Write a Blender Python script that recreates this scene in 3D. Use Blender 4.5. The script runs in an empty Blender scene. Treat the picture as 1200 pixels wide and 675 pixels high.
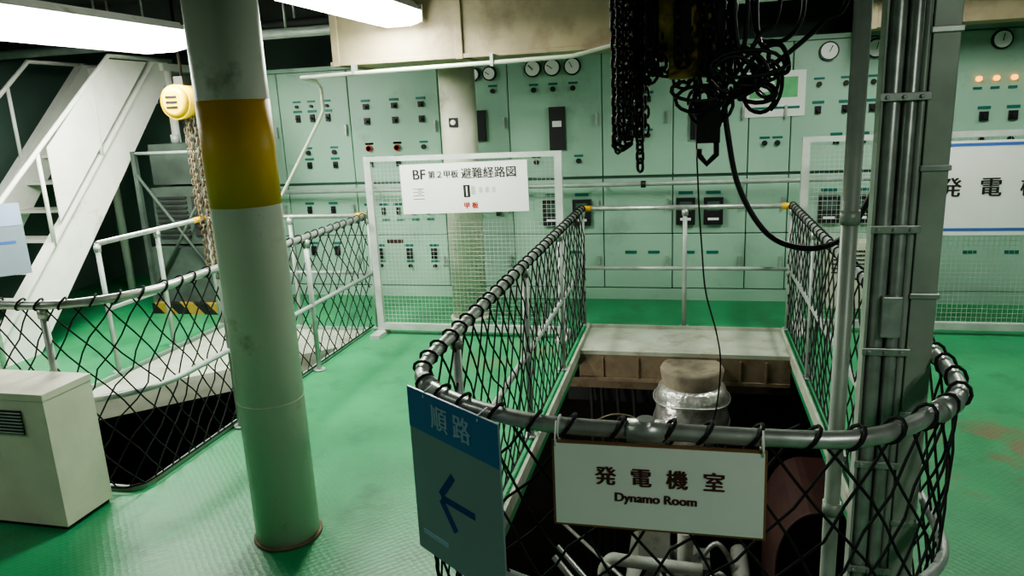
import bpy, math, random
from mathutils import Vector, Matrix
random.seed(4)
scene = bpy.context.scene
COL = scene.collection
try:
    scene.view_settings.look = 'AgX - Medium High Contrast'
except Exception:
    pass

# ------------------------------------------------------------------ materials
def mat(name, col, rough=0.5, metal=0.0, var=0.25, nscale=6.0, bump=0.0, bscale=60.0, dirt=None, dirt_amt=0.0, dscale=2.5):
    m = bpy.data.materials.new(name); m.use_nodes = True
    nt = m.node_tree; N = nt.nodes; L = nt.links
    b = N['Principled BSDF']
    b.inputs['Roughness'].default_value = rough
    b.inputs['Metallic'].default_value = metal
    tc = N.new('ShaderNodeTexCoord')
    n1 = N.new('ShaderNodeTexNoise'); n1.inputs['Scale'].default_value = nscale; n1.inputs['Detail'].default_value = 6
    L.new(tc.outputs['Object'], n1.inputs['Vector'])
    cr = N.new('ShaderNodeValToRGB')
    cr.color_ramp.elements[0].position = 0.3; cr.color_ramp.elements[1].position = 0.7
    cr.color_ramp.elements[0].color = (col[0]*(1-var), col[1]*(1-var), col[2]*(1-var), 1)
    cr.color_ramp.elements[1].color = (min(1, col[0]*(1+var*.5)), min(1, col[1]*(1+var*.5)), min(1, col[2]*(1+var*.5)), 1)
    L.new(n1.outputs['Fac'], cr.inputs['Fac'])
    out = cr.outputs['Color']
    if dirt:
        n2 = N.new('ShaderNodeTexNoise'); n2.inputs['Scale'].default_value = dscale; n2.inputs['Detail'].default_value = 8
        n2.inputs['Roughness'].default_value = 0.65
        L.new(tc.outputs['Object'], n2.inputs['Vector'])
        r2 = N.new('ShaderNodeValToRGB')
        r2.color_ramp.elements[0].position = 0.62 - dirt_amt*0.3; r2.color_ramp.elements[1].position = 0.72
        r2.color_ramp.elements[0].color = (0, 0, 0, 1); r2.color_ramp.elements[1].color = (1, 1, 1, 1)
        L.new(n2.outputs['Fac'], r2.inputs['Fac'])
        mx = N.new('ShaderNodeMixRGB'); mx.inputs['Color2'].default_value = (*dirt, 1)
        L.new(r2.outputs['Color'], mx.inputs['Fac']); L.new(out, mx.inputs['Color1'])
        out = mx.outputs['Color']
    L.new(out, b.inputs['Base Color'])
    if bump > 0:
        n3 = N.new('ShaderNodeTexNoise'); n3.inputs['Scale'].default_value = bscale; n3.inputs['Detail'].default_value = 3
        L.new(tc.outputs['Object'], n3.inputs['Vector'])
        bp = N.new('ShaderNodeBump'); bp.inputs['Strength'].default_value = bump; bp.inputs['Distance'].default_value = 0.01
        L.new(n3.outputs['Fac'], bp.inputs['Height']); L.new(bp.outputs['Normal'], b.inputs['Normal'])
    return m

def emis(name, col, strength):
    m = bpy.data.materials.new(name); m.use_nodes = True
    b = m.node_tree.nodes['Principled BSDF']
    b.inputs['Base Color'].default_value = (*col, 1)
    b.inputs['Emission Color'].default_value = (*col, 1)
    b.inputs['Emission Strength'].default_value = strength
    return m

M = {}
M['cab'] = mat('switchboard_green', (0.33, 0.53, 0.41), 0.42, var=0.12, nscale=1.5, dirt=(0.25, 0.39, 0.31), dirt_amt=0.15)
M['cabdark'] = mat('cabinet_gap', (0.05, 0.10, 0.08), 0.7)
M['label'] = mat('label_teal', (0.01, 0.16, 0.13), 0.5)
M['black'] = mat('black_plastic', (0.012, 0.012, 0.014), 0.45)
M['white'] = mat('white_paint', (0.82, 0.83, 0.76), 0.45, var=0.08, dirt=(0.45, 0.43, 0.35), dirt_amt=0.05)
M['dial'] = mat('dial_white', (0.85, 0.87, 0.84), 0.4, var=0.02)
M['cream'] = mat('cream_paint', (0.68, 0.67, 0.54), 0.5, var=0.12, dirt=(0.33, 0.29, 0.2), dirt_amt=0.1)
M['plate'] = mat('grimy_plate_paint', (0.42, 0.46, 0.37), 0.55, var=0.2, dirt=(0.22, 0.2, 0.14), dirt_amt=0.3, dscale=4)
M['collar'] = mat('grimy_collar', (0.24, 0.21, 0.15), 0.7, var=0.35, dirt=(0.08, 0.06, 0.04), dirt_amt=0.5, dscale=7)
M['pillar'] = mat('pillar_paint', (0.72, 0.75, 0.62), 0.40, var=0.1, nscale=2.5, dirt=(0.42, 0.43, 0.34), dirt_amt=0.12, dscale=5)
M['yellow'] = mat('yellow_paint', (0.80, 0.47, 0.012), 0.5, var=0.12)
M['hoisty'] = mat('hoist_yellow', (0.88, 0.60, 0.005), 0.4, var=0.1)
M['hoistd'] = mat('hoist_shaded_grimy_yellow', (0.45, 0.28, 0.02), 0.5, var=0.4, dirt=(0.06, 0.04, 0.02), dirt_amt=0.4, dscale=12)  # base yellow darkened to paint in shade; noise patches are grime
M['tan'] = mat('duct_tan', (0.38, 0.32, 0.20), 0.65, var=0.3, nscale=3, dirt=(0.2, 0.15, 0.09), dirt_amt=0.3)
M['rust'] = mat('rusty_cream', (0.22, 0.175, 0.11), 0.8, var=0.35, nscale=5, dirt=(0.06, 0.03, 0.018), dirt_amt=0.6, dscale=5)
M['steel'] = mat('galvanised_steel', (0.52, 0.56, 0.52), 0.36, metal=0.6, var=0.25, nscale=20)
M['railgrey'] = mat('rail_grey_paint', (0.42, 0.48, 0.44), 0.4, metal=0.2, var=0.2, nscale=12)
M['rope'] = mat('black_rope', (0.012, 0.013, 0.014), 0.8, bump=0.3, bscale=300)
M['cable'] = mat('cable_rubber', (0.012, 0.013, 0.015), 0.45)
M['chain'] = mat('chain_iron', (0.02, 0.018, 0.016), 0.5, metal=0.5)
M['dark'] = mat('dark_steel', (0.018, 0.02, 0.019), 0.7, var=0.4)
M['motor'] = mat('motor_grey_green', (0.06, 0.085, 0.07), 0.6, var=0.4)
M['ceil'] = mat('ceiling_dark', (0.04, 0.045, 0.04), 0.8, var=0.4, nscale=2)
M['wallp'] = mat('wall_green_paint', (0.13, 0.20, 0.17), 0.6, var=0.2, nscale=1.5)
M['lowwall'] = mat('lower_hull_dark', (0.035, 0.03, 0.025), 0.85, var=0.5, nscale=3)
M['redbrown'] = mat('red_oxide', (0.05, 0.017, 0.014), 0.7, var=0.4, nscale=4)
M['foil'] = mat('foil_lagging', (0.66, 0.66, 0.62), 0.30, metal=0.75, var=0.45, nscale=14, bump=1.0, bscale=22)
M['engine'] = mat('engine_grey', (0.28, 0.31, 0.29), 0.5, var=0.3, metal=0.2, dirt=(0.08, 0.06, 0.04), dirt_amt=0.3)
M['pipew'] = mat('pipe_dirty_white', (0.5, 0.52, 0.47), 0.5, var=0.25, dirt=(0.2, 0.17, 0.12), dirt_amt=0.3, dscale=6)
M['red'] = mat('red_paint', (0.45, 0.03, 0.02), 0.5)
M['signwhite'] = mat('sign_white', (0.82, 0.84, 0.80), 0.35, var=0.03)
M['signgrey'] = mat('sign_blue_grey', (0.27, 0.33, 0.38), 0.35, var=0.06)
M['signblue'] = mat('sign_blue', (0.07, 0.16, 0.46), 0.35, var=0.05)
M['signlb'] = mat('sign_lightblue', (0.40, 0.52, 0.72), 0.4, var=0.05)
M['brown'] = mat('brown_trim', (0.22, 0.12, 0.05), 0.5)
M['ink'] = mat('ink_dark', (0.025, 0.02, 0.02), 0.5)
M['inkbrown'] = mat('ink_brown', (0.09, 0.025, 0.02), 0.5)
M['inkblue'] = mat('ink_navy', (0.015, 0.035, 0.25), 0.5)
M['green'] = mat('notice_green', (0.15, 0.50, 0.22), 0.5)
M['trim'] = mat('coaming_green', (0.28, 0.44, 0.33), 0.5, var=0.2, dirt=(0.3, 0.2, 0.12), dirt_amt=0.12)
M['wire'] = mat('mesh_wire', (0.55, 0.60, 0.55), 0.5, metal=0.2)
M['orange'] = emis('pilot_lamp_orange', (1.0, 0.35, 0.05), 3.0)
M['tube'] = emis('fluorescent_diffuser', (0.97, 1.0, 0.93), 20.0)
M['riser'] = mat('riser_green_grey', (0.42, 0.48, 0.41), 0.4, metal=0.15, var=0.2, nscale=8)

def floor_mat():
    m = mat('deck_green', (0.032, 0.255, 0.100), 0.42, var=0.25, nscale=2.2, dirt=(0.02, 0.14, 0.06), dirt_amt=0.2, dscale=3)
    nt = m.node_tree; N = nt.nodes; L = nt.links
    b = N['Principled BSDF']
    base = b.inputs['Base Color'].links[0].from_socket
    tc = [n for n in N if n.type == 'TEX_COORD'][0]
    mp = N.new('ShaderNodeMapping'); mp.inputs['Location'].default_value = (7.3, 2.1, 0)
    L.new(tc.outputs['Object'], mp.inputs['Vector'])
    n = N.new('ShaderNodeTexNoise'); n.inputs['Scale'].default_value = 3.2; n.inputs['Detail'].default_value = 10; n.inputs['Roughness'].default_value = 0.75
    L.new(mp.outputs['Vector'], n.inputs['Vector'])
    r = N.new('ShaderNodeValToRGB'); r.color_ramp.elements[0].position = 0.49; r.color_ramp.elements[1].position = 0.60
    L.new(n.outputs['Fac'], r.inputs['Fac'])
    def near(c, r0, r1):
        vd = N.new('ShaderNodeVectorMath'); vd.operation = 'DISTANCE'; vd.inputs[1].default_value = c
        L.new(tc.outputs['Object'], vd.inputs[0])
        mr = N.new('ShaderNodeMapRange'); mr.inputs['From Min'].default_value = r0; mr.inputs['From Max'].default_value = r1
        mr.inputs['To Min'].default_value = 0.7; mr.inputs['To Max'].default_value = 0.0
        L.new(vd.outputs['Value'], mr.inputs['Value']); return mr.outputs['Result']
    ad = N.new('ShaderNodeMath'); ad.operation = 'MAXIMUM'; L.new(near((1.50, 3.7, 0), .15, .8), ad.inputs[0]); L.new(near((-1.15, 4.85, 0), .1, .5), ad.inputs[1])
    mu = N.new('ShaderNodeMath'); mu.operation = 'MULTIPLY'; L.new(r.outputs['Color'], mu.inputs[0]); L.new(ad.outputs[0], mu.inputs[1])
    mx = N.new('ShaderNodeMixRGB'); mx.inputs['Color2'].default_value = (0.20, 0.095, 0.06, 1)
    L.new(mu.outputs[0], mx.inputs['Fac']); L.new(base, mx.inputs['Color1'])
    n4 = N.new('ShaderNodeTexNoise'); n4.inputs['Scale'].default_value = 9; n4.inputs['Detail'].default_value = 12; n4.inputs['Roughness'].default_value = .8
    L.new(tc.outputs['Object'], n4.inputs['Vector'])
    r4 = N.new('ShaderNodeValToRGB'); r4.color_ramp.elements[0].position = .52; r4.color_ramp.elements[1].position = .80
    r4.color_ramp.elements[1].color = (.6, .6, .6, 1)
    L.new(n4.outputs['Fac'], r4.inputs['Fac'])
    mx4 = N.new('ShaderNodeMixRGB'); mx4.inputs['Color2'].default_value = (0.11, 0.30, 0.17, 1)
    L.new(r4.outputs['Color'], mx4.inputs['Fac']); L.new(mx.outputs['Color'], mx4.inputs['Color1'])
    L.new(mx4.outputs['Color'], b.inputs['Base Color'])
    m2 = N.new('ShaderNodeMapping'); m2.inputs['Rotation'].default_value = (0, 0, math.radians(45)); L.new(tc.outputs['Object'], m2.inputs['Vector'])
    w = N.new('ShaderNodeTexVoronoi'); w.inputs['Scale'].default_value = 40; w.inputs['Randomness'].default_value = 0.25
    L.new(m2.outputs['Vector'], w.inputs['Vector'])
    bp = N.new('ShaderNodeBump'); bp.inputs['Strength'].default_value = 0.30; bp.inputs['Distance'].default_value = 0.005
    L.new(w.outputs['Distance'], bp.inputs['Height']); L.new(bp.outputs['Normal'], b.inputs['Normal'])
    return m
M['floor'] = floor_mat()

def hazard():
    m = bpy.data.materials.new('hazard_stripe'); m.use_nodes = True
    N = m.node_tree.nodes; L = m.node_tree.links; b = N['Principled BSDF']
    tc = N.new('ShaderNodeTexCoord'); w = N.new('ShaderNodeTexWave'); w.bands_direction = 'DIAGONAL'; w.inputs['Scale'].default_value = 2.2
    L.new(tc.outputs['Object'], w.inputs['Vector'])
    r = N.new('ShaderNodeValToRGB'); r.color_ramp.interpolation = 'CONSTANT'
    r.color_ramp.elements[0].color = (0.01, 0.01, 0.01, 1); r.color_ramp.elements[1].position = 0.5; r.color_ramp.elements[1].color = (0.30, 0.21, 0.04, 1)
    L.new(w.outputs['Fac'], r.inputs['Fac']); L.new(r.outputs['Color'], b.inputs['Base Color'])
    return m
M['hazard'] = hazard()

# ------------------------------------------------------------------ mesh builder
class B:
    def __init__(s): s.v = []; s.f = []; s.mi = []; s.sm = []; s.mats = []
    def m(s, k):
        if k not in s.mats: s.mats.append(k)
        return s.mats.index(k)
    def add(s, vs, fs, k, smooth=False):
        o = len(s.v); s.v += [tuple(x) for x in vs]; i = s.m(k)
        for f in fs:
            s.f.append(tuple(o + a for a in f)); s.mi.append(i); s.sm.append(smooth)
    def box(s, x0, x1, y0, y1, z0, z1, k, mtx=None):
        vs = [Vector((x, y, z)) for z in (z0, z1) for y in (y0, y1) for x in (x0, x1)]
        if mtx: vs = [mtx @ a for a in vs]
        s.add(vs, [(0, 2, 3, 1), (4, 5, 7, 6), (0, 1, 5, 4), (2, 6, 7, 3), (0, 4, 6, 2), (1, 3, 7, 5)], k)
    def prism(s, pts, d, k):
        n = len(pts); d = Vector(d); P = [Vector(p) for p in pts]
        s.add(P + [p + d for p in P], [tuple(range(n))[::-1], tuple(range(n, 2*n))] + [(i, (i+1) % n, n+(i+1) % n, n+i) for i in range(n)], k)
    def tube(s, pts, r, k, seg=10, closed=False, radii=None, caps=True):
        P = [Vector(p) for p in pts]; n = len(P)
        T = []
        for i in range(n):
            a = P[(i-1) % n] if (closed or i > 0) else P[i]
            c = P[(i+1) % n] if (closed or i < n-1) else P[i]
            t = (c - a); T.append(t.normalized() if t.length > 1e-9 else Vector((0, 0, 1)))
        up = Vector((0, 0, 1)) if abs(T[0].z) < 0.9 else Vector((1, 0, 0))
        nrm = (up - T[0]*up.dot(T[0])).normalized()
        vs = []
        for i in range(n):
            if i > 0:
                nrm = nrm - T[i]*nrm.dot(T[i])
                nrm = nrm.normalized() if nrm.length > 1e-6 else T[i].orthogonal().normalized()
            bi = T[i].cross(nrm); rr = radii[i] if radii else r
            for j in range(seg):
                a = 2*math.pi*j/seg
                vs.append(P[i] + nrm*math.cos(a)*rr + bi*math.sin(a)*rr)
        fs = []
        for i in range(n if closed else n-1):
            q = (i+1) % n
            for j in range(seg):
                fs.append((i*seg+j, i*seg+(j+1) % seg, q*seg+(j+1) % seg, q*seg+j))
        s.add(vs, fs, k, True)
        if caps and not closed:
            o = len(s.v) - len(vs); i = s.m(k)
            s.f.append(tuple(o+j for j in range(seg))[::-1]); s.mi.append(i); s.sm.append(False)
            s.f.append(tuple(o+(n-1)*seg+j for j in range(seg))); s.mi.append(i); s.sm.append(False)
    def cyl(s, p0, p1, r, k, seg=20, r2=None):
        s.tube([p0, p1], r, k, seg, radii=[r, r2 if r2 is not None else r])
    def obj(s, name, parent=None, bevel=0, loc=None, rot=None):
        me = bpy.data.meshes.new(name); me.from_pydata(s.v, [], s.f); me.update()
        for k in s.mats: me.materials.append(M[k])
        me.polygons.foreach_set('material_index', s.mi); me.polygons.foreach_set('use_smooth', s.sm)
        o = bpy.data.objects.new(name, me); COL.objects.link(o)
        if parent: o.parent = parent
        if loc: o.location = loc
        if rot: o.rotation_euler = rot
        if bevel:
            md = o.modifiers.new('Bevel', 'BEVEL'); md.width = bevel; md.segments = 2; md.limit_method = 'ANGLE'; md.angle_limit = math.radians(50)
        return o

def text(parent, body, size, loc, k, rot=(math.pi/2, 0, 0), bold=0.0, name='lettering', sp=1.0):
    offs = [0.0] if bold == 0 else [-bold, 0, bold]
    for i, dx in enumerate(offs):
        c = bpy.data.curves.new(name, 'FONT'); c.body = body; c.size = size; c.align_x = 'CENTER'; c.align_y = 'CENTER'
        c.extrude = 0.0006; c.space_character = sp
        o = bpy.data.objects.new(name, c); COL.objects.link(o); o.data.materials.append(M[k])
        o.location = (loc[0]+dx, loc[1]-.0001*i, loc[2]+(abs(dx)*.4)); o.rotation_euler = rot
        if parent: o.parent = parent

def arc(cx, cy, r, a0, a1, n=8):
    return [(cx + r*math.cos(math.radians(a0+(a1-a0)*i/n)), cy + r*math.sin(math.radians(a0+(a1-a0)*i/n))) for i in range(n+1)]

def smooth(pts, n=8):
    P = [Vector(p) for p in pts]; out = []
    for i in range(len(P)-1):
        p0 = P[max(0, i-1)]; p1 = P[i]; p2 = P[i+1]; p3 = P[min(len(P)-1, i+2)]
        for j in range(n):
            t = j/n
            out.append(.5*((2*p1)+(p2-p0)*t+(2*p0-5*p1+4*p2-p3)*t*t+(3*p1-p0-3*p2+p3)*t**3))
    out.append(P[-1]); return out

# ------------------------------------------------------------------ geometry data
mid = [(-.81, 5.65), (-.81, 3.9)] + [tuple(p) for p in smooth([(-.81, 2.35), (-.81, 2.12), (-.775, 1.95), (-.70, 1.855), (-.60, 1.775), (-.48, 1.71), (-.34, 1.665), (-.18, 1.655), (.0, 1.655), (.20, 1.655), (.36, 1.67), (.47, 1.73), (.57, 1.83), (.655, 1.93), (.70, 2.04), (.715, 2.2), (.72, 2.4)], 3)] + [(.725, 3.9), (.73, 5.65)]
leftp = [(-3.98, 2.63)] + arc(-2.92, 3.05, .42, 270, 360) + [(-2.50, 5.42)]
leftb = [(-3.98, 2.66), (-2.62, 2.66), (-2.54, 2.74), (-2.53, 5.40)]
hole_mid = [(-.77, 5.60)] + arc(-.47, 2.0, .30, 180, 270) + arc(.39, 2.0, .30, 270, 360) + [(.69, 5.60)]
hole_left = [(-3.93, 5.36), (-3.93, 2.69)] + arc(-2.63, 2.77, .08, 270, 360, 4) + [(-2.55, 5.36)]

# ------------------------------------------------------------------ room shell
import bmesh
def make_floor():
    bm = bmesh.new()
    def loop(pts):
        vs = [bm.verts.new((x, y, 0)) for x, y in pts]
        return [bm.edges.new((vs[i], vs[(i+1) % len(vs)])) for i in range(len(vs))]
    e = loop([(-6.6, -1.6), (4.6, -1.6), (4.6, 7.4), (-6.6, 7.4)]) + loop(hole_mid) + loop(hole_left)
    bmesh.ops.triangle_fill(bm, edges=e, use_beauty=True, use_dissolve=False)
    for f in bm.faces:
        if f.normal.z < 0: f.normal_flip()
    g = bmesh.ops.extrude_face_region(bm, geom=list(bm.faces))
    bmesh.ops.translate(bm, verts=[v for v in g['geom'] if isinstance(v, bmesh.types.BMVert)], vec=(0, 0, -0.12))
    bmesh.ops.recalc_face_normals(bm, faces=list(bm.faces))
    me = bpy.data.meshes.new('floor'); bm.to_mesh(me); bm.free(); me.materials.append(M['floor'])
    o = bpy.data.objects.new('floor', me); COL.objects.link(o)
make_floor()

def simple(name, boxes, bevel=0):
    b = B()
    for bx in boxes: b.box(*bx)
    return b.obj(name, bevel=bevel)
CZ = 2.80
simple('ceiling', [(-6.6, 4.6, -1.6, 7.4, CZ, CZ+.1, 'ceil')])
simple('wall_back', [(-6.6, 4.6, 7.3, 7.4, 0, CZ, 'wallp')])
simple('wall_left', [(-6.7, -6.6, -1.6, 7.4, 0, CZ, 'wallp')])
simple('wall_right', [(4.6, 4.7, -1.6, 7.4, 0, CZ, 'wallp')])
simple('wall_front', [(-6.6, 4.6, -1.7, -1.6, 0, CZ, 'wallp')])
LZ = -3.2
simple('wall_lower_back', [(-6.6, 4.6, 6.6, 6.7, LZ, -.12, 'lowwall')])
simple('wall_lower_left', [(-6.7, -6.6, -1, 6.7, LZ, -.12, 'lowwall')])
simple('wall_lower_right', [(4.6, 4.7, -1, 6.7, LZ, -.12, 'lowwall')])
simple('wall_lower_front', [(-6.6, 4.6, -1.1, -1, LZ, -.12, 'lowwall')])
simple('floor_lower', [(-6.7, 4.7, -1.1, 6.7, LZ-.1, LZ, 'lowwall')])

b = B()
for y in (0.6, 2.6, 6.15):
    b.box(-6.6, 4.6, y-.005, y+.005, 2.45, CZ, 'ceil'); b.box(-6.6, 4.6, y-.07, y+.07, 2.435, 2.45, 'ceil')
for x in (-5.6, -2.9, 1.6, 3.4):
    b.box(x-.005, x+.005, -1.6, 7.3, 2.6, CZ, 'ceil')
b.obj('ceiling_girder')

def coaming(name, loop, k='trim', zb=-.05):
    b = B(); n = len(loop)
    for i in range(n):
        a = Vector((*loop[i], 0)); c = Vector((*loop[(i+1) % n], 0)); d = (c-a)
        if d.length < 1e-6: continue
        t = d.normalized(); nn = Vector((-t.y, t.x, 0))
        P = [a - nn*.004, c - nn*.004, c + nn*.012, a + nn*.012]
        b.add([p + Vector((0, 0, .025)) for p in P] + [p + Vector((0, 0, zb)) for p in P], [(0, 1, 2, 3), (7, 6, 5, 4), (0, 4, 5, 1), (1, 5, 6, 2), (2, 6, 7, 3), (3, 7, 4, 0)], k)
    return b.obj(name)
coaming('trim_1', hole_mid, k='plate')
coaming('trim_2', hole_left, zb=-.14)

# ------------------------------------------------------------------ guard rails + nets
def resample(p):
    P = [Vector(q[:2]) for q in p]; cum = [0]
    for a, c in zip(P[:-1], P[1:]): cum.append(cum[-1] + (c-a).length)
    Lt = cum[-1]
    def at(s):
        s = max(0, min(Lt, s))
        for i in range(len(cum)-1):
            if s <= cum[i+1] + 1e-9:
                f = (s-cum[i])/max(1e-9, cum[i+1]-cum[i]); d = (P[i+1]-P[i]).normalized()
                return P[i].lerp(P[i+1], f), d
        return P[-1], (P[-1]-P[-2]).normalized()
    return at, Lt

def net(b, path, z0, z1, bpath=None, w=.125, h=.165, r=.0040):
    at, Lt = resample(path)
    if bpath: at2, L2 = resample(bpath)
    def pt(s, z):
        p, d = at(s); n = Vector((-d.y, d.x))
        f = (z-z0)/(z1-z0)
        if bpath:
            q2, _ = at2(s*L2/Lt); g = max(0, 1-f)**.8
            p = p.lerp(q2, g)
        env = math.sin(math.pi*min(1, max(0, f)))
        off = env*(0.012*math.sin(s*2.7+1) + .005*math.sin(s*17+z*9) + .008)
        ds = env*(.020*math.sin(s*3.1+z*7)+.016*math.sin(s*23+z*31)); dz = .016*env*math.sin(s*13.3+z*5)+.016*env*math.sin(s*2.1)-.008*env
        q = p + n*off + d*ds
        return Vector((q.x, q.y, z+dz))
    H = z1-z0; run = H/h*w; K = int((Lt+run)/w)+2
    for sg in (1, -1):
        for k in range(-2-int(run/w), K):
            s0 = k*w if sg == 1 else k*w+run
            pts = []
            n = int(H/(h/2)+.5)
            for i in range(n+1):
                z = z0 + H*i/n; s = s0 + sg*run*i/n
                if -1e-6 <= s <= Lt+1e-6: pts.append(pt(s, z))
            if len(pts) > 1: b.tube(pts, r, 'rope', 5, caps=False)
    s = .03
    while s < Lt:
        p, d = at(s); c = Vector((p.x, p.y, z1+.004)); D = Vector((d.x, d.y, 0)); n = Vector((-d.y, d.x, 0))
        lp = [c + n*math.cos(a)*.027 + Vector((0, 0, 1))*math.sin(a)*.027 + D*(.012*(j/10-.5)+.02*math.sin(a)) for j, a in enumerate([2*math.pi*j/10 for j in range(10)])]
        b.tube(lp, .0050, 'rope', 5, closed=True)
        s += .085 + .04*abs(math.sin(s*9))
    b.tube([pt(Lt*i/int(Lt/.08), z0) for i in range(int(Lt/.08)+1)], .006, 'rope', 5)

RZ = .94
def guard(name, path3, posts, extra=None, bpath=None):
    e = bpy.data.objects.new(name, None); COL.objects.link(e)
    b = B()
    b.tube([(x, y, RZ) for x, y in path3], .021, 'steel', 14)
    b.tube([(x, y, .47) for x, y in path3], .015, 'railgrey', 10)
    for x, y in posts:
        b.cyl((x, y, 0), (x, y, RZ), .017, 'railgrey', 12)
        b.cyl((x, y, 0), (x, y, .012), .040, 'railgrey', 14)
        b.cyl((x, y, RZ-.06), (x, y, RZ-.015), .024, 'steel', 12)
    if extra: extra(b)
    b.obj('rails', e)
    nb = B(); net(nb, path3, .03, RZ, bpath); nb.obj('rope_net', e)
    return e

def ex_mid(b):
    for z, r, k in ((RZ, .019, 'steel'), (.47, .015, 'railgrey')):
        b.cyl((-.81, 5.65, z), (.73, 5.65, z), r, k, 12)
    for x in (-.81, .73):
        sx = 1 if x < 0 else -1
        b.cyl((x, 5.65, RZ), (x+sx*.07, 5.65, RZ), .022, 'yellow', 12)
    b.cyl((-.14, 1.655, RZ), (-.05, 1.655, RZ), .029, 'steel', 14)
    b.cyl((-.095, 1.655, RZ-.05), (-.095, 1.655, RZ+.032), .022, 'steel', 12)
    b.cyl((.60, 1.86, RZ), (.65, 1.925, RZ), .028, 'steel', 14)
    b.cyl((-.755, 1.92, RZ), (-.715, 1.87, RZ), .028, 'steel', 14)
guard('guard_rail', mid, [(-.81, 5.65), (-.81, 4.6), (-.81, 3.55), (-.81, 2.4), (.72, 2.5), (.725, 3.55), (.727, 4.6), (.73, 5.65), (-.03, 5.65)], ex_mid)

def ex_left(b):
    for z, r, k in ((RZ, .019, 'steel'), (.47, .015, 'railgrey')):
        b.tube([(-3.98, 4.2, z), (-3.98, 5.42, z), (-2.50, 5.42, z)], r, k, 12)
    b.cyl((-3.98, 5.25, RZ), (-3.98, 5.38, RZ), .024, 'yellow', 12); b.cyl((-2.6, 5.42, RZ), (-2.52, 5.42, RZ), .024, 'yellow', 12)
guard('guard_rail', leftp, [(-3.98, 2.63), (-2.86, 2.64), (-2.50, 3.45), (-2.50, 4.4), (-2.50, 5.42), (-3.2, 5.42), (-3.98, 5.42), (-3.98, 4.8), (-3.98, 4.2)], ex_left, leftb)

# ------------------------------------------------------------------ pillars
b = B()
px, py = -1.64, 2.48
b.cyl((px, py, 0), (px, py, CZ), .130, 'pillar', 40)
b.cyl((px, py, 1.40), (px, py, 1.785), .1315, 'yellow', 40)
b.tube([(px+.133*math.cos(a), py+.133*math.sin(a), .006) for a in [2*math.pi*i/40 for i in range(40)]], .009, 'rust', 6, closed=True)
b.tube([(px+.129*math.cos(a), py+.129*math.sin(a), .62) for a in [2*math.pi*i/40 for i in range(40)]], .0025, 'pillar', 6, closed=True)
b.obj('support_pillar')
b = B()
b.cyl((-1.81, 5.80, 0), (-1.81, 5.80, CZ), .145, 'cream', 32); b.cyl((-1.81, 5.80, 0), (-1.81, 5.80, .02), .17, 'cream', 32)
b.box(-1.845, -1.775, 5.64, 5.66, 1.60, 1.67, 'black'); b.cyl((-1.81, 5.645, 1.635), (-1.81, 5.63, 1.635), .02, 'dial', 14)
b.obj('support_pillar')

# ------------------------------------------------------------------ switchboard
sb = bpy.data.objects.new('electrical_switchboard', None); COL.objects.link(sb)
YF = 6.50
seams = [-4.2, -3.81, -3.09, -2.21, -1.565, -.74, -.14, .47, .80, 1.50, 1.97, 2.75, 3.5, 4.3]
b = B()
b.box(seams[0], seams[-1], YF+.02, 7.25, 0, 2.17, 'cabdark')
b.box(seams[0]-.01, seams[-1]+.01, YF+.005, 7.27, 2.145, 2.18, 'cab')
b.box(seams[0]-.01, seams[0], YF, 7.27, 0, 2.17, 'cab'); b.box(seams[-1], seams[-1]+.01, YF, 7.27, 0, 2.17, 'cab')
b.box(seams[0], seams[-1], YF-.01, YF+.03, 0, .10, 'cab')
b.obj('carcass', sb)
b = B()
for x0, x1 in zip(seams[:-1], seams[1:]):
    b.box(x0+.004, x1-.004, YF, YF+.03, 1.110, 2.14, 'cab')
    b.box(x0+.004, x1-.004, YF, YF+.03, .60, 1.085, 'cab'); b.box(x0+.004, x1-.004, YF, YF+.03, .108, .592, 'cab')
b.obj('doors', sb, bevel=.006)
b = B()
def gauge(x, z, r=.062):
    b.cyl((x, YF, z), (x, YF-.03, z), r+.012, 'black', 24); b.cyl((x, YF-.03, z), (x, YF-.034, z), r, 'dial', 24)
    a = random.uniform(.3, 2.2)
    b.tube([(x, YF-.036, z-.01), (x-math.cos(a)*r*.8, YF-.036, z+math.sin(a)*r*.7)], .003, 'ink', 4)
def sw(x, z, w=.045, h=.05, lab=True, k='black'):
    b.box(x-w/2, x+w/2, YF-.02, YF, z-h/2, z+h/2, k)
    b.cyl((x, YF-.02, z), (x, YF-.045, z), w*.28, 'black', 10)
    if lab: b.box(x-.045, x+.045, YF-.006, YF, z+h/2+.018, z+h/2+.04, 'label')
def rnd(x, z, r=.022, k='black'):
    b.cyl((x, YF, z), (x, YF-.025, z), r, k, 14); b.box(x-.04, x+.04, YF-.005, YF, z+.035, z+.053, 'label')
for x in (-1.33, -1.16, -.985): gauge(x, 2.05)
for x in (-1.87, -1.72): gauge(x, 2.03, .05)
for x in (.27, 1.06, 1.40): gauge(x, 2.05)
gauge(2.27, 2.06, .06); gauge(3.1, 2.05)
for x in (-1.33, -1.16, -.985): rnd(x, 1.87, .022)
b.box(-1.20, -1.06, YF-.03, YF, 1.35, 1.72, 'black'); b.box(-1.17, -1.09, YF-.04, YF-.03, 1.55, 1.60, 'dial')
b.box(-1.88, -1.78, YF-.03, YF, 1.45, 1.72, 'black')
for x in (-1.33, -.95): rnd(x, 1.25)
b.box(.0, .1, YF-.03, YF, 1.4, 1.65, 'black')
for x in (-3.62, -3.47, -3.31): sw(x, 1.72, .04, .07); rnd(x, 1.83, .015)
for x in (-3.55, -3.28): rnd(x, 1.40, .022); sw(x, 1.28, .04, .06)
for x in (-2.92, -2.64, -2.38): sw(x, 1.80, .05, .05); sw(x, 1.67, .05, .06, False); rnd(x, 1.42, .022)
rnd(-2.92, 1.42, .03, 'red'); rnd(-2.64, 1.42, .03, 'red')
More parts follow.
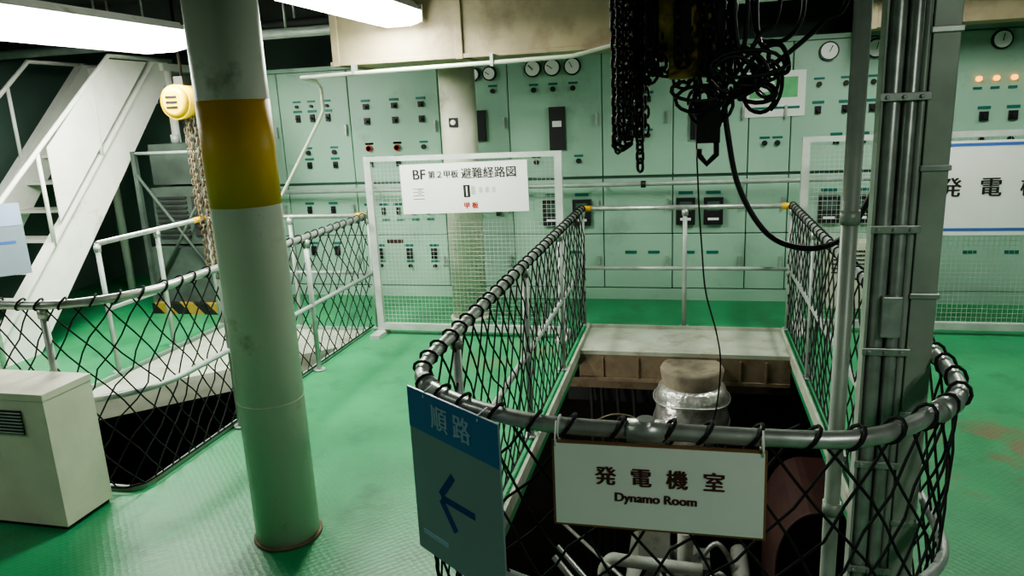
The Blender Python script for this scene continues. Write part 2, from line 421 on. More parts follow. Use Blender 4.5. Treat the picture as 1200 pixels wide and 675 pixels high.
for x in (-2.92, -2.64): sw(x, 1.28, .04, .06)
for x in (-2.0, -1.7): rnd(x, 1.88, .02)
for x in (-.55, -.35): sw(x, 1.75, .05, .05); rnd(x, 1.45)
for x in (.6, .7): rnd(x, 1.35)
for x in (1.0, 1.2, 1.4): rnd(x, 1.8, .02); sw(x, 1.6, .045, .06)
sw(1.15, 1.35); sw(1.35, 1.35)
for x in (2.14, 2.26, 2.38, 2.5, 2.62): b.cyl((x, YF, 1.78), (x, YF-.03, 1.78), .02, 'orange', 12); b.box(x-.03, x+.03, YF-.005, YF, 1.70, 1.72, 'label')
for x in (2.2, 2.4, 2.6): sw(x, 1.5, .06, .07); rnd(x, 1.32)
for x in (2.95, 3.2): rnd(x, 1.7); sw(x, 1.5)
for i in range(5): sw(-2.98+i*.15, .83, .03, .07); b.box(-3.0+i*.15, -2.93+i*.15, YF-.01, YF, .74, .76, 'label')
for x in (-2.9, -2.6, -2.35): sw(x, .42, .055, .10); rnd(x, .30, .018)
b.box(-2.82, -2.66, YF-.008, YF, .52, .56, 'redbrown')
for x in (-3.6, -3.35): sw(x, .85, .04, .07); sw(x, .45, .05, .09)
for x in (-1.20, -.93, -.03, .20, 1.12, 1.36):
    b.box(x-.08, x+.08, YF-.05, YF, .68, .91, 'black'); b.box(x-.05, x+.05, YF-.056, YF-.05, .80, .88, 'cabdark'); b.box(x-.045, x+.045, YF-.06, YF-.05, .72, .74, 'dial')
    b.box(x-.06, x+.06, YF-.006, YF, .94, .965, 'label')
for x in (-1.9, -1.7): sw(x, .8)
for x in (-1.3, -1.0, -.5, -.3, .0, .2, .95, 1.3, 1.7, 2.2, 2.5): b.box(x-.05, x+.05, YF-.006, YF, .42, .445, 'label')
for x in seams[1:-1]:
    for z in (1.6, .85, .35): b.box(x-.055, x-.035, YF-.03, YF, z-.05, z+.05, 'steel')
b.obj('instruments', sb)
b = B()
b.cyl((-4.0, 6.33, 1.045), (1.9, 6.33, 1.06), .02, 'railgrey', 12)
for x in (-3.9, -2.9, -1.9, -.74, .47, 1.6): b.cyl((x, 6.33, 1.05), (x, 6.50, 1.05), .013, 'railgrey', 8)
b.cyl((-.40, 6.33, 1.05), (-.36, 6.33, 1.05), .03, 'black', 12)
b.obj('grab_rail', sb)

b = B()
b.box(-.24, .24, -.004, 0, -.18, .18, 'signwhite'); b.box(-.19, .18, -.006, -.004, -.03, .13, 'green'); b.box(-.16, .0, -.0065, -.006, .02, .10, 'signwhite')
b.box(-.2, .2, -.006, -.004, -.12, -.10, 'label')
b.obj('wall_notice', loc=(.66, YF-.005, 1.74))

b = B(); b.box(1.10, 1.42, 6.28, 6.48, 0, .55, 'cream')
for i in range(6): b.box(1.13, 1.39, 6.272, 6.28, .30+i*.035, .315+i*.035, 'black')
b.obj('heater_cabinet', bevel=.01)

# ------------------------------------------------------------------ mesh screen frames with boards
def screen(x0, x1, y, zt):
    b = B(); t = .026
    b.box(x0-t, x0+t, y-.02, y+.02, 0, zt, 'wire'); b.box(x1-t, x1+t, y-.02, y+.02, 0, zt, 'wire')
    b.box(x0+t, x1-t, y-.02, y+.02, zt-2*t*.7, zt, 'wire'); b.box(x0+t, x1-t, y-.02, y+.02, .04, .04+2*t, 'wire')
    for x in (x0, x1): b.box(x-.04, x+.04, y-.16, y+.16, 0, .03, 'wire')
    n = int((x1-x0)/.032)
    for i in range(1, n):
        x = x0+(x1-x0)*i/n; b.tube([(x, y, .09), (x, y, zt-.03)], .0012, 'wire', 4, caps=False)
    n = int(zt/.032)
    for i in range(3, n):
        z = zt*i/n; b.tube([(x0, y+.003, z), (x1, y+.003, z)], .0012, 'wire', 4, caps=False)
    return b.obj('wire_mesh_screen')
screen(-2.40, -.92, 5.28, 1.41)
screen(.80, 2.95, 5.62, 1.43)

b = B()
b.box(-.49, .49, -.01, 0, -.185, .185, 'signwhite')
b.box(.0, .05, -.012, -.01, -.07, .02, 'ink'); b.box(.06, .09, -.012, -.01, -.05, .01, 'wire'); b.box(.02, .03, -.013, -.012, -.06, .01, 'dial')
b.box(-.36, -.33, -.012, -.01, -.05, .0, 'wire')
for i in range(4): b.box(-.40, -.31, -.011, -.01, .0-i*.025, .004-i*.025, 'ink')
for i in range(3): b.box(.12+i*.05, .145+i*.05, -.011, -.01, -.04, .0, 'wire')
o = b.obj('evacuation_route_sign', loc=(-1.63, 5.24, 1.165), rot=(0, math.radians(-.8), 0))
text(o, 'BF', .105, (-.34, -.012, .105), 'ink', bold=.002)
text(o, '第２甲板', .06, (-.15, -.012, .10), 'ink', bold=.001)
text(o, '避難経路図', .085, (.20, -.012, .10), 'ink', bold=.001)
text(o, '甲 板', .05, (.05, -.012, -.135), 'red', bold=.002)

b = B()
b.box(-.66, .66, -.012, 0, -.32, .32, 'signwhite'); b.box(-.66, .66, -.014, -.012, .285, .305, 'signblue'); b.box(-.66, .66, -.014, -.012, -.29, -.27, 'signblue')
o = b.obj('generator_room_sign', loc=(2.10, 5.585, 1.05))
for i, ch in enumerate('発電機室'): text(o, ch, .14, (-.37+.245*i, -.014, .0), 'ink', bold=.003)

b = B()
W, Hh = .247, .11
b.box(-W, W, -.004, .004, -Hh, Hh, 'brown'); b.box(-W+.006, W-.006, -.006, .0, -Hh+.006, Hh-.006, 'signwhite')
for x in (-W+.01, W-.01):
    b.tube([(x, -.008, Hh-.012), (x, -.012, Hh+.01), (x, .008, Hh+.045)], .0022, 'dial', 6)
    b.tube([(x, .06+.03*math.cos(a)-.005, Hh+.03*math.sin(a)+.01) for a in [2*math.pi*i/12 for i in range(12)]], .0022, 'dial', 6, closed=True)
o = b.obj('dynamo_room_sign', loc=(-.068, 1.60, .820), rot=(math.radians(-2), math.radians(-.4), 0))
for i, ch in enumerate('発電機室'): text(o, ch, .050, (-.118+.083*i, -.0075, .024), 'inkbrown', bold=.0016)
text(o, 'Dynamo Room', .031, (-.002, -.0075, -.026), 'inkbrown', bold=.0012)

b = B()
W, Hh = .20, .258
b.box(-W, W, -.004, .002, -Hh, Hh, 'signgrey'); b.box(-W, W, -.005, -.004, .135, Hh, 'signblue')
b.box(-W+.03, -W+.15, -.0055, -.004, -.20, -.185, 'signlb')
def bar(p, q, t):
    p = Vector((p[0], -.0055, p[1])); q = Vector((q[0], -.0055, q[1])); d = (q-p).normalized(); n = Vector((-d.z, 0, d.x))*t
    b.prism([p-n, q-n, q+n, p+n], (0, .0015, 0), 'inkblue')
bar((-.065, -.045), (.085, -.045), .010); bar((-.068, -.038), (-.005, .04), .011); bar((-.068, -.052), (-.005, -.13), .011)
for x in (-.12, .12): b.tube([(x, -.006, Hh-.015), (x, .0, Hh+.002), (x, .03, Hh+.012)], .002, 'dial', 6)
o = b.obj('route_direction_sign', loc=(-.616, 1.740, .692), rot=(math.radians(0), math.radians(0), math.radians(-35)))
text(o, '順 路', .078, (0.0, -.006, .192), 'signlb', bold=.0015)

# ------------------------------------------------------------------ heater cabinet lower left
b = B()
b.box(-3.55, -2.625, 2.335, 2.598, .02, .635, 'cream'); b.box(-3.53, -2.64, 2.345, 2.59, 0, .02, 'dark')
b.box(-3.553, -2.622, 2.332, 2.600, .605, .637, 'cream')
b.box(-3.48, -2.745, 2.329, 2.335, .45, .56, 'black')
for i in range(7): b.box(-3.48, -2.745, 2.322, 2.332, .457+i*.0150, .461+i*.0150, 'railgrey')
b.obj('heater_cabinet', bevel=.008)

# ------------------------------------------------------------------ cable riser and pipes at right front of pit
b = B()
cy = 2.25
b.box(.618, .685, cy-.02, cy+.045, LZ, CZ, 'riser')
b.box(.500, .508, cy-.025, cy+.03, LZ, CZ, 'riser')
b.box(.508, .618, cy+.022, cy+.03, LZ, CZ, 'riser')
b.cyl((.535, cy-.003, LZ), (.535, cy-.003, CZ), .021, 'steel', 16)
b.cyl((.580, cy-.003, LZ), (.580, cy-.003, CZ), .018, 'steel', 16)
b.cyl((.606, cy-.012, LZ), (.606, cy-.012, CZ), .009, 'riser', 12)
z = LZ+.2
while z < CZ:
    b.box(.496, .625, cy-.034, cy-.026, z, z+.022, 'steel')
    for x in (.515, .557, .60): b.cyl((x, cy-.034, z+.011), (x, cy-.042, z+.011), .006, 'steel', 6)
    b.box(.612, .69, cy-.028, cy-.02, z+.17, z+.186, 'steel')
    z += .36
b.box(.54, .59, cy-.05, cy-.02, 1.02, 1.14, 'steel')
b.obj('cable_riser', bevel=.002)
b = B()
b.cyl((.437, 2.2, LZ), (.437, 2.2, CZ), .023, 'riser', 20)
for z in (-.3, .45, 1.35): b.cyl((.437, 2.2, z), (.437, 2.2, z+.04), .027, 'riser', 20)
b.obj('vertical_pipe')

# ------------------------------------------------------------------ overhead ducts, pipes
b = B()
b.box(-2.46, -.40, 5.0, 5.55, 2.075, 2.72, 'tan')
b.box(-2.48, -.38, 4.985, 5.0, 2.065, 2.095, 'tan')
for x in (-2.46, -1.55, -.45): b.box(x, x+.05, 4.98, 5.57, 2.06, 2.73, 'tan')
for x in (-2.4, -.7): b.cyl((x, 5.3, 2.7), (x, 5.3, CZ), .012, 'steel', 8)
b.obj('ventilation_duct', bevel=.004)
b = B()
b.box(1.25, 4.5, 5.95, 6.25, 2.16, 2.42, 'tan'); b.box(1.23, 1.28, 5.93, 6.27, 2.15, 2.43, 'tan')
for x in (1.5, 3.8): b.cyl((x, 6.02, 2.4), (x, 6.02, CZ), .012, 'steel', 8)
b.obj('ventilation_duct', bevel=.004)
b = B()
b.tube([(-3.9, 5.9, .95), (-3.55, 5.85, 1.0), (-3.0, 5.70, 1.68), (-2.93, 5.68, 1.78), (-2.92, 5.66, 1.95), (-2.88, 5.5, 2.0), (-2.7, 4.95, 2.0), (-.75, 4.95, 2.03), (-.3, 4.95, 2.12), (-.3, 4.95, CZ)], .014, 'pillar', 10)
for x in (-2.3, -1.3): b.box(x, x+.02, 4.93, 4.99, 2.0, 2.08, 'steel')
b.obj('conduit_pipe')
b = B()
b.cyl((-6.5, 5.70, 2.40), (4.5, 5.70, 2.40), .04, 'railgrey', 16)
b.cyl((-6.5, 5.86, 2.50), (4.5, 5.86, 2.50), .03, 'dark', 16)
for x in (-5, -3.2, .3, 2.5): b.cyl((x, 5.70, 2.40), (x, 5.70, CZ), .01, 'steel', 8); b.cyl((x, 5.86, 2.5), (x, 5.86, CZ), .01, 'steel', 8)
b.obj('overhead_pipe')

# ------------------------------------------------------------------ lamps
def lamp(x, y0, y1, z, power, w=.22, h=0.05):
    e = bpy.data.objects.new('fluorescent_lamp', None); COL.objects.link(e)
    b = B()
    b.prism([(x-w/2, y0, z+h), (x-w/2+.05, y0, z+h+.06), (x+w/2-.05, y0, z+h+.06), (x+w/2, y0, z+h)], (0, y1-y0, 0), 'white')
    for yy in (y0-.02, y1): b.box(x-w/2, x+w/2, yy, yy+.02, z+.01, z+h+.04, 'white')
    for yy in (y0+.15, y1-.15): b.cyl((x, yy, z+h+.05), (x, yy, CZ), .008, 'steel', 8)
    b.obj('housing', e)
    t = B()
    t.prism([(x-w/2+.005, y0, z+h), (x-w/2+.02, y0, z+.005), (x-w/4, y0, z-.012), (x+w/4, y0, z-.012), (x+w/2-.02, y0, z+.005), (x+w/2-.005, y0, z+h)], (0, y1-y0, 0), 'tube')
    t.obj('diffuser', e, bevel=.004)
    l = bpy.data.lights.new('lamp_light', 'AREA'); l.shape = 'RECTANGLE'; l.size = w*.8; l.size_y = y1-y0-.06; l.energy = power; l.color = (.98, 1.0, .88)
    lo = bpy.data.objects.new('lamp_light', l); COL.objects.link(lo); lo.location = (x, (y0+y1)/2, z-.02); lo.parent = e
lamp(-4.04, 3.50, 5.24, 2.28, 84, .50, .14)  # glowing cover widened beyond the tubes to stand in for lamp glare
lamp(-1.92, 3.60, 4.92, 2.30, 60, .34, .08)  # cover widened for glare here too
lamp(1.3, 4.1, 5.3, 2.55, 30)
lamp(3.3, 4.9, 6.1, 2.6, 24)
lamp(-4.6, .2, 1.4, 2.55, 18)  # out-of-view fill lamp added to light pillar and heater from the front
lamp(1.6, -.9, .3, 2.55, 18)  # unseen fill lamp added behind the camera

def under_lamp(x, y, power):  # fill light and fitting added out of sight below deck to brighten the pits
    l = bpy.data.lights.new('pit_fill_light', 'POINT'); l.energy = power; l.shadow_soft_size = .08; l.color = (1, .95, .85)
    eo = B(); eo.cyl((x, y, -.12), (x, y, -.17), .08, 'steel', 16); eo.cyl((x, y, -.17), (x, y, -.25), .06, 'dial', 16, r2=.04)
    p = eo.obj('pit_fill_lamp'); lo = bpy.data.objects.new('pit_fill_light', l); COL.objects.link(lo); lo.location = (x, y, -.40); lo.parent = p
under_lamp(-1.15, 4.2, 13)
under_lamp(-2.15, 3.6, 20)

# ------------------------------------------------------------------ chains / hoists
def link(b, c, t, side, Lk, w, r, k):
    pts = []
    h = Lk/2 - w/2
    for i in range(5): a = math.pi*i/4; pts.append(c + t*(h + w/2*math.sin(a)) + side*(w/2*math.cos(a)))
    for i in range(5): a = math.pi + math.pi*i/4; pts.append(c + t*(-h + w/2*math.sin(a)) + side*(w/2*math.cos(a)))
    b.tube(pts, r, k, 5, closed=True)
def chain(b, pts, Lk=.045, w=.026, r=.0055, k='chain'):
    P = [Vector(p) for p in pts]; cum = [0]
    for a, c in zip(P[:-1], P[1:]): cum.append(cum[-1]+(c-a).length)
    s = 0; i = 0; n = 0; pitch = Lk-2.6*r
    while s < cum[-1]:
        while i < len(cum)-2 and cum[i+1] < s: i += 1
        t = (P[i+1]-P[i]).normalized(); c = P[i] + t*(s-cum[i])
        s1 = t.cross(Vector((.3, 1, .1))).normalized(); s2 = t.cross(s1)
        a = .5
        sd = (s1*math.cos(a)+s2*math.sin(a)) if n % 2 == 0 else (s1*-math.sin(a)+s2*math.cos(a))
        link(b, c, t, sd, Lk, w, r, k); s += pitch; n += 1
def U(x0, x1, y0, y1, zt, zb):
    pts = [(x0, y0, zt)]; R = abs(x1-x0)/2 + .0001; cxx = (x0+x1)/2
    for i in range(9):
        a = math.pi*i/8; pts.append((cxx - (x1-x0)/2*math.cos(a), y0+(y1-y0)*i/8, zb+R - R*math.sin(a)))
    pts.append((x1, y1, zt)); return pts

b = B()
HY = 2.6
b.box(-.14, .12, HY-.05, HY+.05, 2.36, 2.435, 'dark')
b.cyl((-.02, HY, 2.22), (-.02, HY, 2.38), .025, 'chain', 12)
b.cyl((-.10, HY, 1.96), (.06, HY, 1.96), .125, 'hoistd', 28); b.cyl((-.125, HY, 1.96), (-.10, HY, 1.96), .11, 'dark', 28); b.cyl((.06, HY, 1.96), (.10, HY, 1.96), .10, 'dark', 28)
b.box(-.09, .06, HY-.06, HY+.06, 2.05, 2.24, 'dark'); b.box(-.07, .05, HY-.07, HY+.06, 1.78, 1.88, 'hoistd')
b.box(-.03, .0, HY-.14, HY-.10, 1.86, 2.05, 'dark')
for x0, x1, y, zb in ((-.245, -.205, 2.56, 1.56), (-.215, -.17, 2.60, 1.64), (-.19, -.155, 2.66, 1.60), (-.235, -.18, 2.63, 1.74), (-.225, -.195, 2.52, 1.60), (-.16, -.12, 2.58, 1.78), (-.13, -.09, 2.48, 1.80), (-.05, 0.0, 2.68, 1.76), (-.13, -.04, 2.68, 1.80), (.02, .07, 2.56, 1.66), (.06, .12, 2.50, 1.78), (.09, .13, 2.62, 1.70), (-.04, -.01, 2.46, 1.82), (.035, .06, 2.46, 1.80)):
    chain(b, U(x0, x1, y, y+.02, 2.36, zb))
chain(b, [(-.26, 2.62, 2.36), (-.245, 2.62, 1.56)]); chain(b, [(-.17, 2.57, 2.36), (-.165, 2.57, 1.50)])
b.box(-.27, .13, HY-.14, HY+.1, 2.34, 2.37, 'dark')
b.cyl((.0, HY, 2.43), (.0, HY, CZ), .02, 'dark')
b.tube([(.055, 2.56, 1.66), (.055, 2.56, 1.60), (.085, 2.56, 1.57), (.085, 2.56, 1.53), (.055, 2.56, 1.50), (.03, 2.56, 1.53), (.03, 2.56, 1.55)], .010, 'chain', 8)
b.box(.02, .095, 2.52, 2.59, 1.57, 1.70, 'dark')
b.obj('chain_hoist')

b = B()
b.tube(smooth([(.10, 2.6, 2.5), (.10, 2.6, 2.0), (.105, 2.58, 1.75), (.12, 2.56, 1.60), (.16, 2.55, 1.42), (.25, 2.54, 1.27), (.36, 2.5, 1.225), (.46, 2.45, 1.26), (.515, 2.38, 1.38), (.55, 2.33, 1.52), (.575, 2.30, 1.8), (.58, 2.30, CZ)]), .0095, 'cable', 8)
b.tube(smooth([(.50, 2.6, CZ), (.48, 2.6, 2.05), (.40, 2.58, 1.93), (.30, 2.57, 1.84), (.20, 2.56, 1.77), (.12, 2.56, 1.70), (.09, 2.56, 1.62)]), .008, 'cable', 8)
def coil(cx, cz, rx, rz, y, turns, ph=0, rr=.006):
    pts = [(cx+rx*math.cos(a)*(1+.25*math.sin(a*.37+ph)), y+.02*math.sin(a*.7+ph), cz+rz*math.sin(a)*(1+.25*math.cos(a*.31+ph))+.02*math.sin(a*.23+ph)) for a in [ph+i*math.pi/8 for i in range(int(turns*16))]]
    b.tube(pts, rr, 'cable', 7)
coil(.13, 1.77, .085, .075, 2.50, 2.6, 0, .0075); coil(.21, 1.71, .055, .045, 2.53, 2.4, 1, .007); coil(.02, 1.73, .08, .035, 2.45, 1.8, 2); coil(.06, 1.70, .06, .05, 2.56, 2.3, 3); coil(.18, 1.81, .10, .04, 2.47, 1.4, 4); coil(.235, 1.74, .035, .06, 2.5, 1.6, 5)
for pts in ([(.16, 2.55, CZ), (.17, 2.55, 1.95), (.14, 2.55, 1.85), (.18, 2.54, 1.76), (.24, 2.54, 1.70)],
            [(.22, 2.58, CZ), (.20, 2.58, 1.98), (.24, 2.56, 1.84), (.2, 2.55, 1.74)],
            [(.18, 2.62, CZ), (.19, 2.62, 2.0), (.26, 2.6, 1.88), (.34, 2.6, 1.95), (.33, 2.6, 2.2), (.33, 2.6, CZ)],
            [(.28, 2.56, CZ), (.27, 2.56, 2.02), (.21, 2.55, 1.90), (.15, 2.54, 1.80), (.10, 2.54, 1.74)],
            [(.12, 2.5, CZ), (.13, 2.5, 1.95), (.20, 2.5, 1.80), (.29, 2.5, 1.78), (.27, 2.5, 1.86), (.2, 2.5, 1.84), (.13, 2.5, 1.72)]):
    b.tube(smooth(pts), .0075, 'cable', 7)
b.obj('hanging_power_cable')
b = B()
b.tube(smooth([(.03, 2.62, 2.36), (.02, 2.62, 1.7), (.03, 2.62, 1.4), (.045, 2.62, 1.2), (.06, 2.6, 1.05), (.10, 2.58, .9), (.115, 2.58, .78), (.10, 2.58, .60), (.05, 2.58, .42), (.06, 2.58, .38)]), .0028, 'chain', 6)
b.obj('pull_cord')

b = B()
hx, hy, hz = -3.98, 5.36, 1.89
b.cyl((hx, hy-.12, hz), (hx, hy+.12, hz), .135, 'hoisty', 32); b.cyl((hx, hy-.15, hz), (hx, hy-.12, hz), .09, 'hoisty', 32, r2=.13)
b.cyl((hx, hy+.12, hz), (hx, hy+.16, hz), .12, 'hoisty', 32, r2=.09)
for dz in (-.04, 0, .04): b.box(hx-.06, hx+.04, hy-.156, hy-.148, hz+dz-.008, hz+dz+.008, 'black')
b.box(hx-.04, hx+.04, hy-.05, hy+.05, hz+.1, hz+.2, 'dark')
b.cyl((hx, hy, hz+.2), (hx, hy, CZ), .012, 'chain', 8)
chain(b, U(hx+.04, hx+.09, hy-.05, hy-.03, hz-.1, .55), .06, .036, .007, 'rust'); chain(b, [(hx-.02, hy, hz-.1), (hx-.02, hy, 1.0)], .06, .036, .007, 'rust')
b.tube([(hx-.02, hy, 1.0), (hx-.02, hy, .95), (hx+.02, hy, .92), (hx+.02, hy, .87), (hx-.02, hy, .85), (hx-.05, hy, .88)], .012, 'chain', 8)
b.obj('chain_hoist')

# ------------------------------------------------------------------ staircase at left
b = B()
y0, y1, z1s = 4.15, 6.35, 2.25
for X in (-4.98, -5.80):
    b.prism([(X, y0, 0), (X, y0+.36, 0), (X, y1+.18, z1s-.06), (X, y1+.18, z1s+.08), (X, y1-.02, z1s+.08), (X, y0, .18)], (-.04, 0, 0), 'white')
    b.prism([(X+.03, y0, .16), (X+.03, y1-.04, z1s+.06), (X+.03, y1-.02, z1s+.09), (X+.03, y0-.02, .19)], (-.09, 0, 0), 'white')
for i in range(10):
    f = (i+.6)/10; yy = y0+.18+(y1-y0)*f; zz = (z1s)*f
    b.box(-5.80, -5.0, yy-.11, yy+.11, zz-.01, zz+.015, 'white')
b.box(-5.84, -4.94, y1+.05, 7.28, z1s-.02, z1s+.05, 'white')
zr = 2.33
for X in (-4.96, -5.82):
    b.tube([(X, y0+.02, .02), (X, y0+.02, 1.02), (X, y1-.62, zr), (X, y1+.2, zr)], .02, 'white', 10)
    for f in (.3, .6):
        yy = y0+(y1-y0)*f; zb = .18+z1s*f-.05; zt = min(zr, 1.02+(zr-1.02)*(yy-y0)/(y1-.62-y0))
        b.cyl((X, yy, zb), (X, yy, zt), .016, 'white', 10)
def zs(y): return .24 + (z1s-.02)*(y-y0)/(y1-y0)
def zh(y): return 1.00 + (zr-1.02)*(y-y0)/(y1-.62-y0)
b.prism([(-4.955, y0+.75, zs(y0+.75)), (-4.955, y1-.16, min(2.30, zs(y1-.16))), (-4.955, y1-.66, 2.30), (-4.955, y0+.75, zh(y0+.75)-.04)], (.008, 0, 0), 'white')
b.cyl((-4.98, 6.5, 0), (-4.98, 6.5, z1s), .04, 'white', 14)
b.cyl((-5.8, 6.5, 0), (-5.8, 6.5, z1s), .04, 'white', 14)
b.obj('stairway')
b = B(); b.box(-.14, .14, -.008, 0, -.26, .26, 'signgrey'); b.box(-.14, .14, -.010, -.008, .1, .26, 'signlb'); b.box(-.08, .08, -.010, -.008, -.03, -.01, 'signblue')
b.obj('route_direction_sign', loc=(-4.82, 4.24, .96), rot=(0, 0, math.radians(45)))

# boxy machine unit behind the left pit
b = B()
mx_, my_ = -4.48, 6.05
b.box(mx_-.42, mx_+.42, my_-.35, my_+.3, 0, .10, 'hazard'); b.box(mx_-.38, mx_+.38, my_-.28, my_+.28, .10, .62, 'motor')
b.box(mx_-.34, mx_+.36, my_-.22, my_+.26, .64, 1.16, 'motor'); b.box(mx_-.40, mx_+.40, my_-.1, my_+.3, 1.18, 1.55, 'motor')
for i in range(9): b.box(mx_-.30, mx_+.02, my_-.235, my_-.22, .70+i*.045, .72+i*.045, 'dark')
b.box(mx_+.08, mx_+.30, my_-.24, my_-.22, .72, 1.08, 'dark'); b.cyl((mx_+.19, my_-.24, .92), (mx_+.19, my_-.27, .92), .07, 'motor', 20)
for x in (mx_-.40, mx_+.40): b.box(x-.02, x+.02, my_-.32, my_-.28, .10, 1.5, 'motor')
b.tube([(mx_-.40, my_-.31, .2), (mx_+.40, my_-.31, 1.3)], .014, 'motor', 8); b.tube([(mx_+.40, my_-.31, .2), (mx_-.40, my_-.31, 1.3)], .014, 'motor', 8)
b.tube([(mx_-.4, my_-.3, 1.48), (mx_+.4, my_-.3, 1.48)], .014, 'railgrey', 8)
for i in range(4): b.cyl((mx_-.25+i*.16, my_+.1, 1.55), (mx_-.25+i*.16, my_+.1, 1.63), .04, 'railgrey', 14)
b.obj('machinery_unit')

# ------------------------------------------------------------------ pit contents
b = B()
b.prism([(-3.90, 3.66, -.03), (-2.565, 4.95, -.03), (-2.565, 5.34, -.03), (-3.90, 5.34, -.03)], (0, 0, .03), 'plate')
b.prism([(-3.90, 3.66, -.03), (-2.565, 4.95, -.03), (-2.60, 4.98, -.18), (-3.90, 3.70, -.18)], (0, .02, 0), 'plate')
b.obj('cover_plate')
b = B()
b.box(-.765, .685, 5.02, 5.59, -.03, -.002, 'plate')
b.box(-.765, .685, 5.02, 5.04, -.21, -.03, 'rust')
b.box(-.9, .9, 5.06, 5.50, -.30, -.225, 'rust'); b.box(-.9, .9, 5.3, 5.36, -.50, -.30, 'dark')
b.box(-.765, .685, 5.005, 5.02, -.225, -.20, 'rust')
for x in (-.60, -.35, .35, .52): b.box(x, x+.012, 5.005, 5.02, -.20, -.05, 'rust')
for x in (-.72, -.64, -.52, -.4, .4, .5, .62): b.tube(smooth([(x, 5.25, -.25), (x+.03, 5.15, -.8), (x-.02, 5.23, -1.5), (x, 5.25, LZ)], 4), .016, 'dark', 7)
b.tube(smooth([(-.74, 4.6, -.45), (-.5, 4.7, -.35), (-.3, 4.75, -.42), (-.2, 4.65, -.6), (-.25, 4.7, -1.0)], 5), .006, 'collar', 6)
b.tube(smooth([(.72, 4.7, -.35), (.5, 4.75, -.5), (.4, 4.7, -.45), (.35, 4.7, -.7)], 5), .010, 'dark', 6)
b.obj('deck_beam')
b = B()
ex, ey = .03, 4.90
b.tube([(ex, ey, -.045), (ex, ey, -.07), (ex, ey, -.20), (ex, ey, -.28)], 0, 'collar', 36, radii=[.20, .215, .19, .19])
prof = [(-.17, .19), (-.19, .225), (-.27, .25), (-.35, .24), (-.40, .255), (-.48, .262), (-.54, .24), (-.58, .20)]
b.tube([(ex, ey, z) for z, r in prof], 0, 'foil', 40, radii=[r for z, r in prof])
for z in (-.27, -.43): b.tube([(ex+.258*math.cos(a), ey+.258*math.sin(a), z+.01*math.sin(3*a)) for a in [2*math.pi*i/32 for i in range(32)]], .006, 'steel', 5, closed=True)
b.tube(smooth([(ex, ey, -.56), (ex, ey, -.9), (ex, ey-.05, -1.1)], 6), .16, 'rust', 24)
b.obj('exhaust_pipe')
b = B()
b.box(-.45, .45, 2.9, 4.7, LZ, -1.75, 'engine'); b.box(-.36, .36, 3.0, 4.6, -1.75, -1.45, 'engine')
for i in range(5):
    yy = 3.15+i*.32
    b.box(-.16, .16, yy-.12, yy+.12, -1.45, -1.22, 'engine'); b.cyl((0, yy, -1.22), (0, yy, -1.16), .08, 'steel', 16)
    b.cyl((-.22, yy, -1.5), (-.22, yy, -1.2), .035, 'pipew', 14); b.tube(smooth([(.1, yy, -1.22), (.2, yy, -1.1), (.3, yy, -1.25), (.34, yy, -1.5)], 5), .018, 'steel', 8)
    b.tube(smooth([(-.1, yy, -1.2), (-.2, yy+.03, -1.08), (-.32, yy, -1.3)], 5), .012, 'dark', 7)
b.cyl((-.32, 2.9, -1.28), (-.32, 4.7, -1.28), .055, 'pipew', 20); b.cyl((.36, 2.9, -1.32), (.36, 4.7, -1.32), .06, 'pipew', 20)
b.cyl((.22, 3.9, -1.2), (.22, 3.9, -1.02), .025, 'red', 12); b.cyl((.22, 3.9, -1.05), (.22, 3.9, -1.02), .06, 'red', 20)
b.cyl((.0, 4.3, -1.2), (.0, 4.3, -.95), .05, 'pipew', 16); b.box(-.3, -.1, 4.35, 4.6, -1.35, -1.0, 'pipew')
b.cyl((-.50, 4.1, LZ), (-.50, 4.1, -1.15), .04, 'pipew', 16); b.tube(smooth([(-.50, 4.1, -1.15), (-.45, 4.1, -1.07), (-.35, 4.1, -1.07), (.1, 4.15, -1.12)], 6), .04, 'pipew', 16)
b.box(-.5, -.46, 2.7, 4.8, -1.76, -1.70, 'steel'); b.cyl((-.9, 4.6, -1.1), (.3, 3.1, -1.05), .012, 'steel', 8)
b.tube([(-.72, 3.6, -.75), (-.2, 3.3, -1.15)], .018, 'steel', 8); b.tube([(-.72, 3.7, -.75), (-.2, 3.45, -1.15)], .018, 'steel', 8)
b.obj('generator_engine', bevel=.006)
b = B()
pts = [(.50, 3.95, LZ), (.50, 3.95, -.9)] + [(.50+.22-.22*math.cos(a), 3.95, -.9+.35*math.sin(a)) for a in [math.pi/2*i/8 for i in range(1, 9)]] + [(1.1, 3.95, -.55), (1.1, 3.95, LZ)]
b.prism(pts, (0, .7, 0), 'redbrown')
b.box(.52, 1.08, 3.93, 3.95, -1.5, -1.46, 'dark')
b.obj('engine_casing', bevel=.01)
b = B()
b.cyl((-3.2, 3.7, LZ), (-3.2, 3.7, -.8), .26, 'engine', 24); b.cyl((-3.2, 3.7, -.8), (-3.2, 3.7, -.7), .31, 'pipew', 24)
for i in range(8): b.cyl((-3.2+.27*math.cos(i*.785), 3.7+.27*math.sin(i*.785), -.7), (-3.2+.27*math.cos(i*.785), 3.7+.27*math.sin(i*.785), -.67), .02, 'steel', 6)
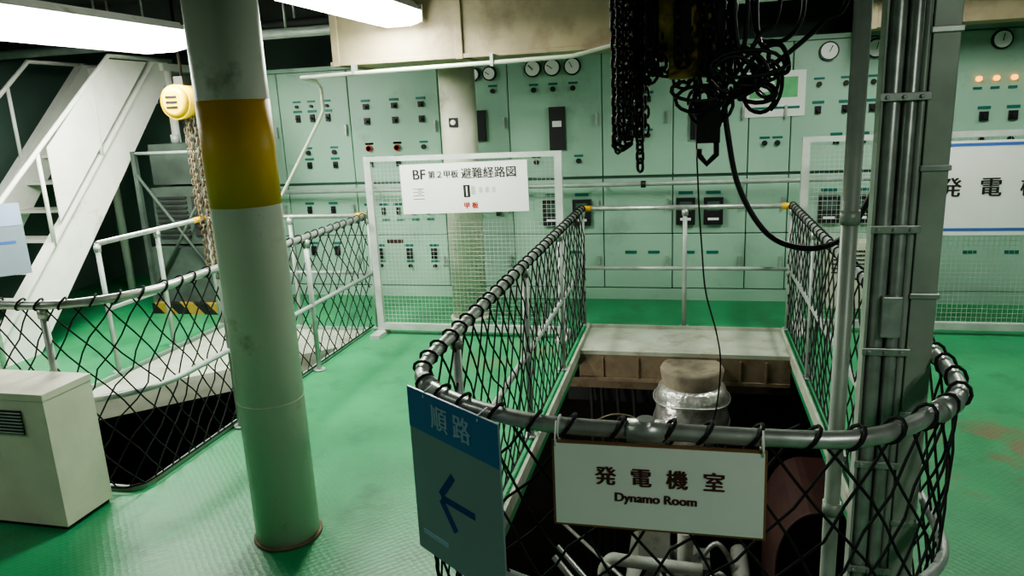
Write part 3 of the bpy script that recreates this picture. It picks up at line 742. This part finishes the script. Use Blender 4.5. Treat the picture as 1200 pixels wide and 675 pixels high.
b.cyl((-3.2, 3.7, -.7), (-3.2, 3.7, -.52), .12, 'pipew', 20)
b.cyl((-2.95, 3.55, -.62), (-2.62, 3.75, -.60), .10, 'pipew', 20); b.cyl((-3.9, 3.3, -.65), (-2.2, 3.4, -.60), .045, 'pipew', 14)
b.cyl((-2.75, 3.9, LZ), (-2.75, 3.9, -.35), .07, 'pipew', 14); b.cyl((-2.75, 3.9, -.35), (-2.75, 3.9, -.31), .11, 'pipew', 16)
b.box(-3.9, -3.55, 4.2, 4.8, LZ, -.9, 'engine')
b.tube(smooth([(-2.8, 3.1, LZ), (-2.8, 3.1, -1.1), (-2.9, 3.3, -.8), (-3.1, 3.5, -.8)], 6), .04, 'steel', 12)
b.box(-3.95, -3.6, 2.9, 3.3, LZ, -1.2, 'engine'); b.cyl((-2.7, 2.9, LZ), (-2.7, 2.9, -.3), .03, 'rust', 10)
for i in range(10): b.box(-3.9, -2.6, 2.72+i*.07, 2.74+i*.07, -1.62, -1.58, 'steel')
b.box(-3.92, -2.58, 2.7, 2.72, -1.66, -1.56, 'steel')
b.obj('cooling_pump', bevel=.006)

# ------------------------------------------------------------------ world + camera
w = bpy.data.worlds.new('World'); scene.world = w; w.use_nodes = True
w.node_tree.nodes['Background'].inputs[0].default_value = (.5, .6, .55, 1); w.node_tree.nodes['Background'].inputs[1].default_value = .03

th, ps, ro = math.radians(13.53), math.radians(13.9), math.radians(2.65)
F = Vector((-math.sin(ps)*math.cos(th), math.cos(ps)*math.cos(th), -math.sin(th)))
R0 = Vector((math.cos(ps), math.sin(ps), 0)); U0 = R0.cross(F)
Rc = R0*math.cos(ro) - U0*math.sin(ro); Uc = R0*math.sin(ro) + U0*math.cos(ro)
mt = Matrix((Rc, Uc, -F)).transposed().to_4x4(); mt.translation = Vector((0, 0, 1.70))
cam = bpy.data.cameras.new('camera'); cam.sensor_width = 36; cam.lens = 860/1200*36; cam.clip_start = .05
co = bpy.data.objects.new('camera', cam); COL.objects.link(co); co.matrix_world = mt
scene.camera = co
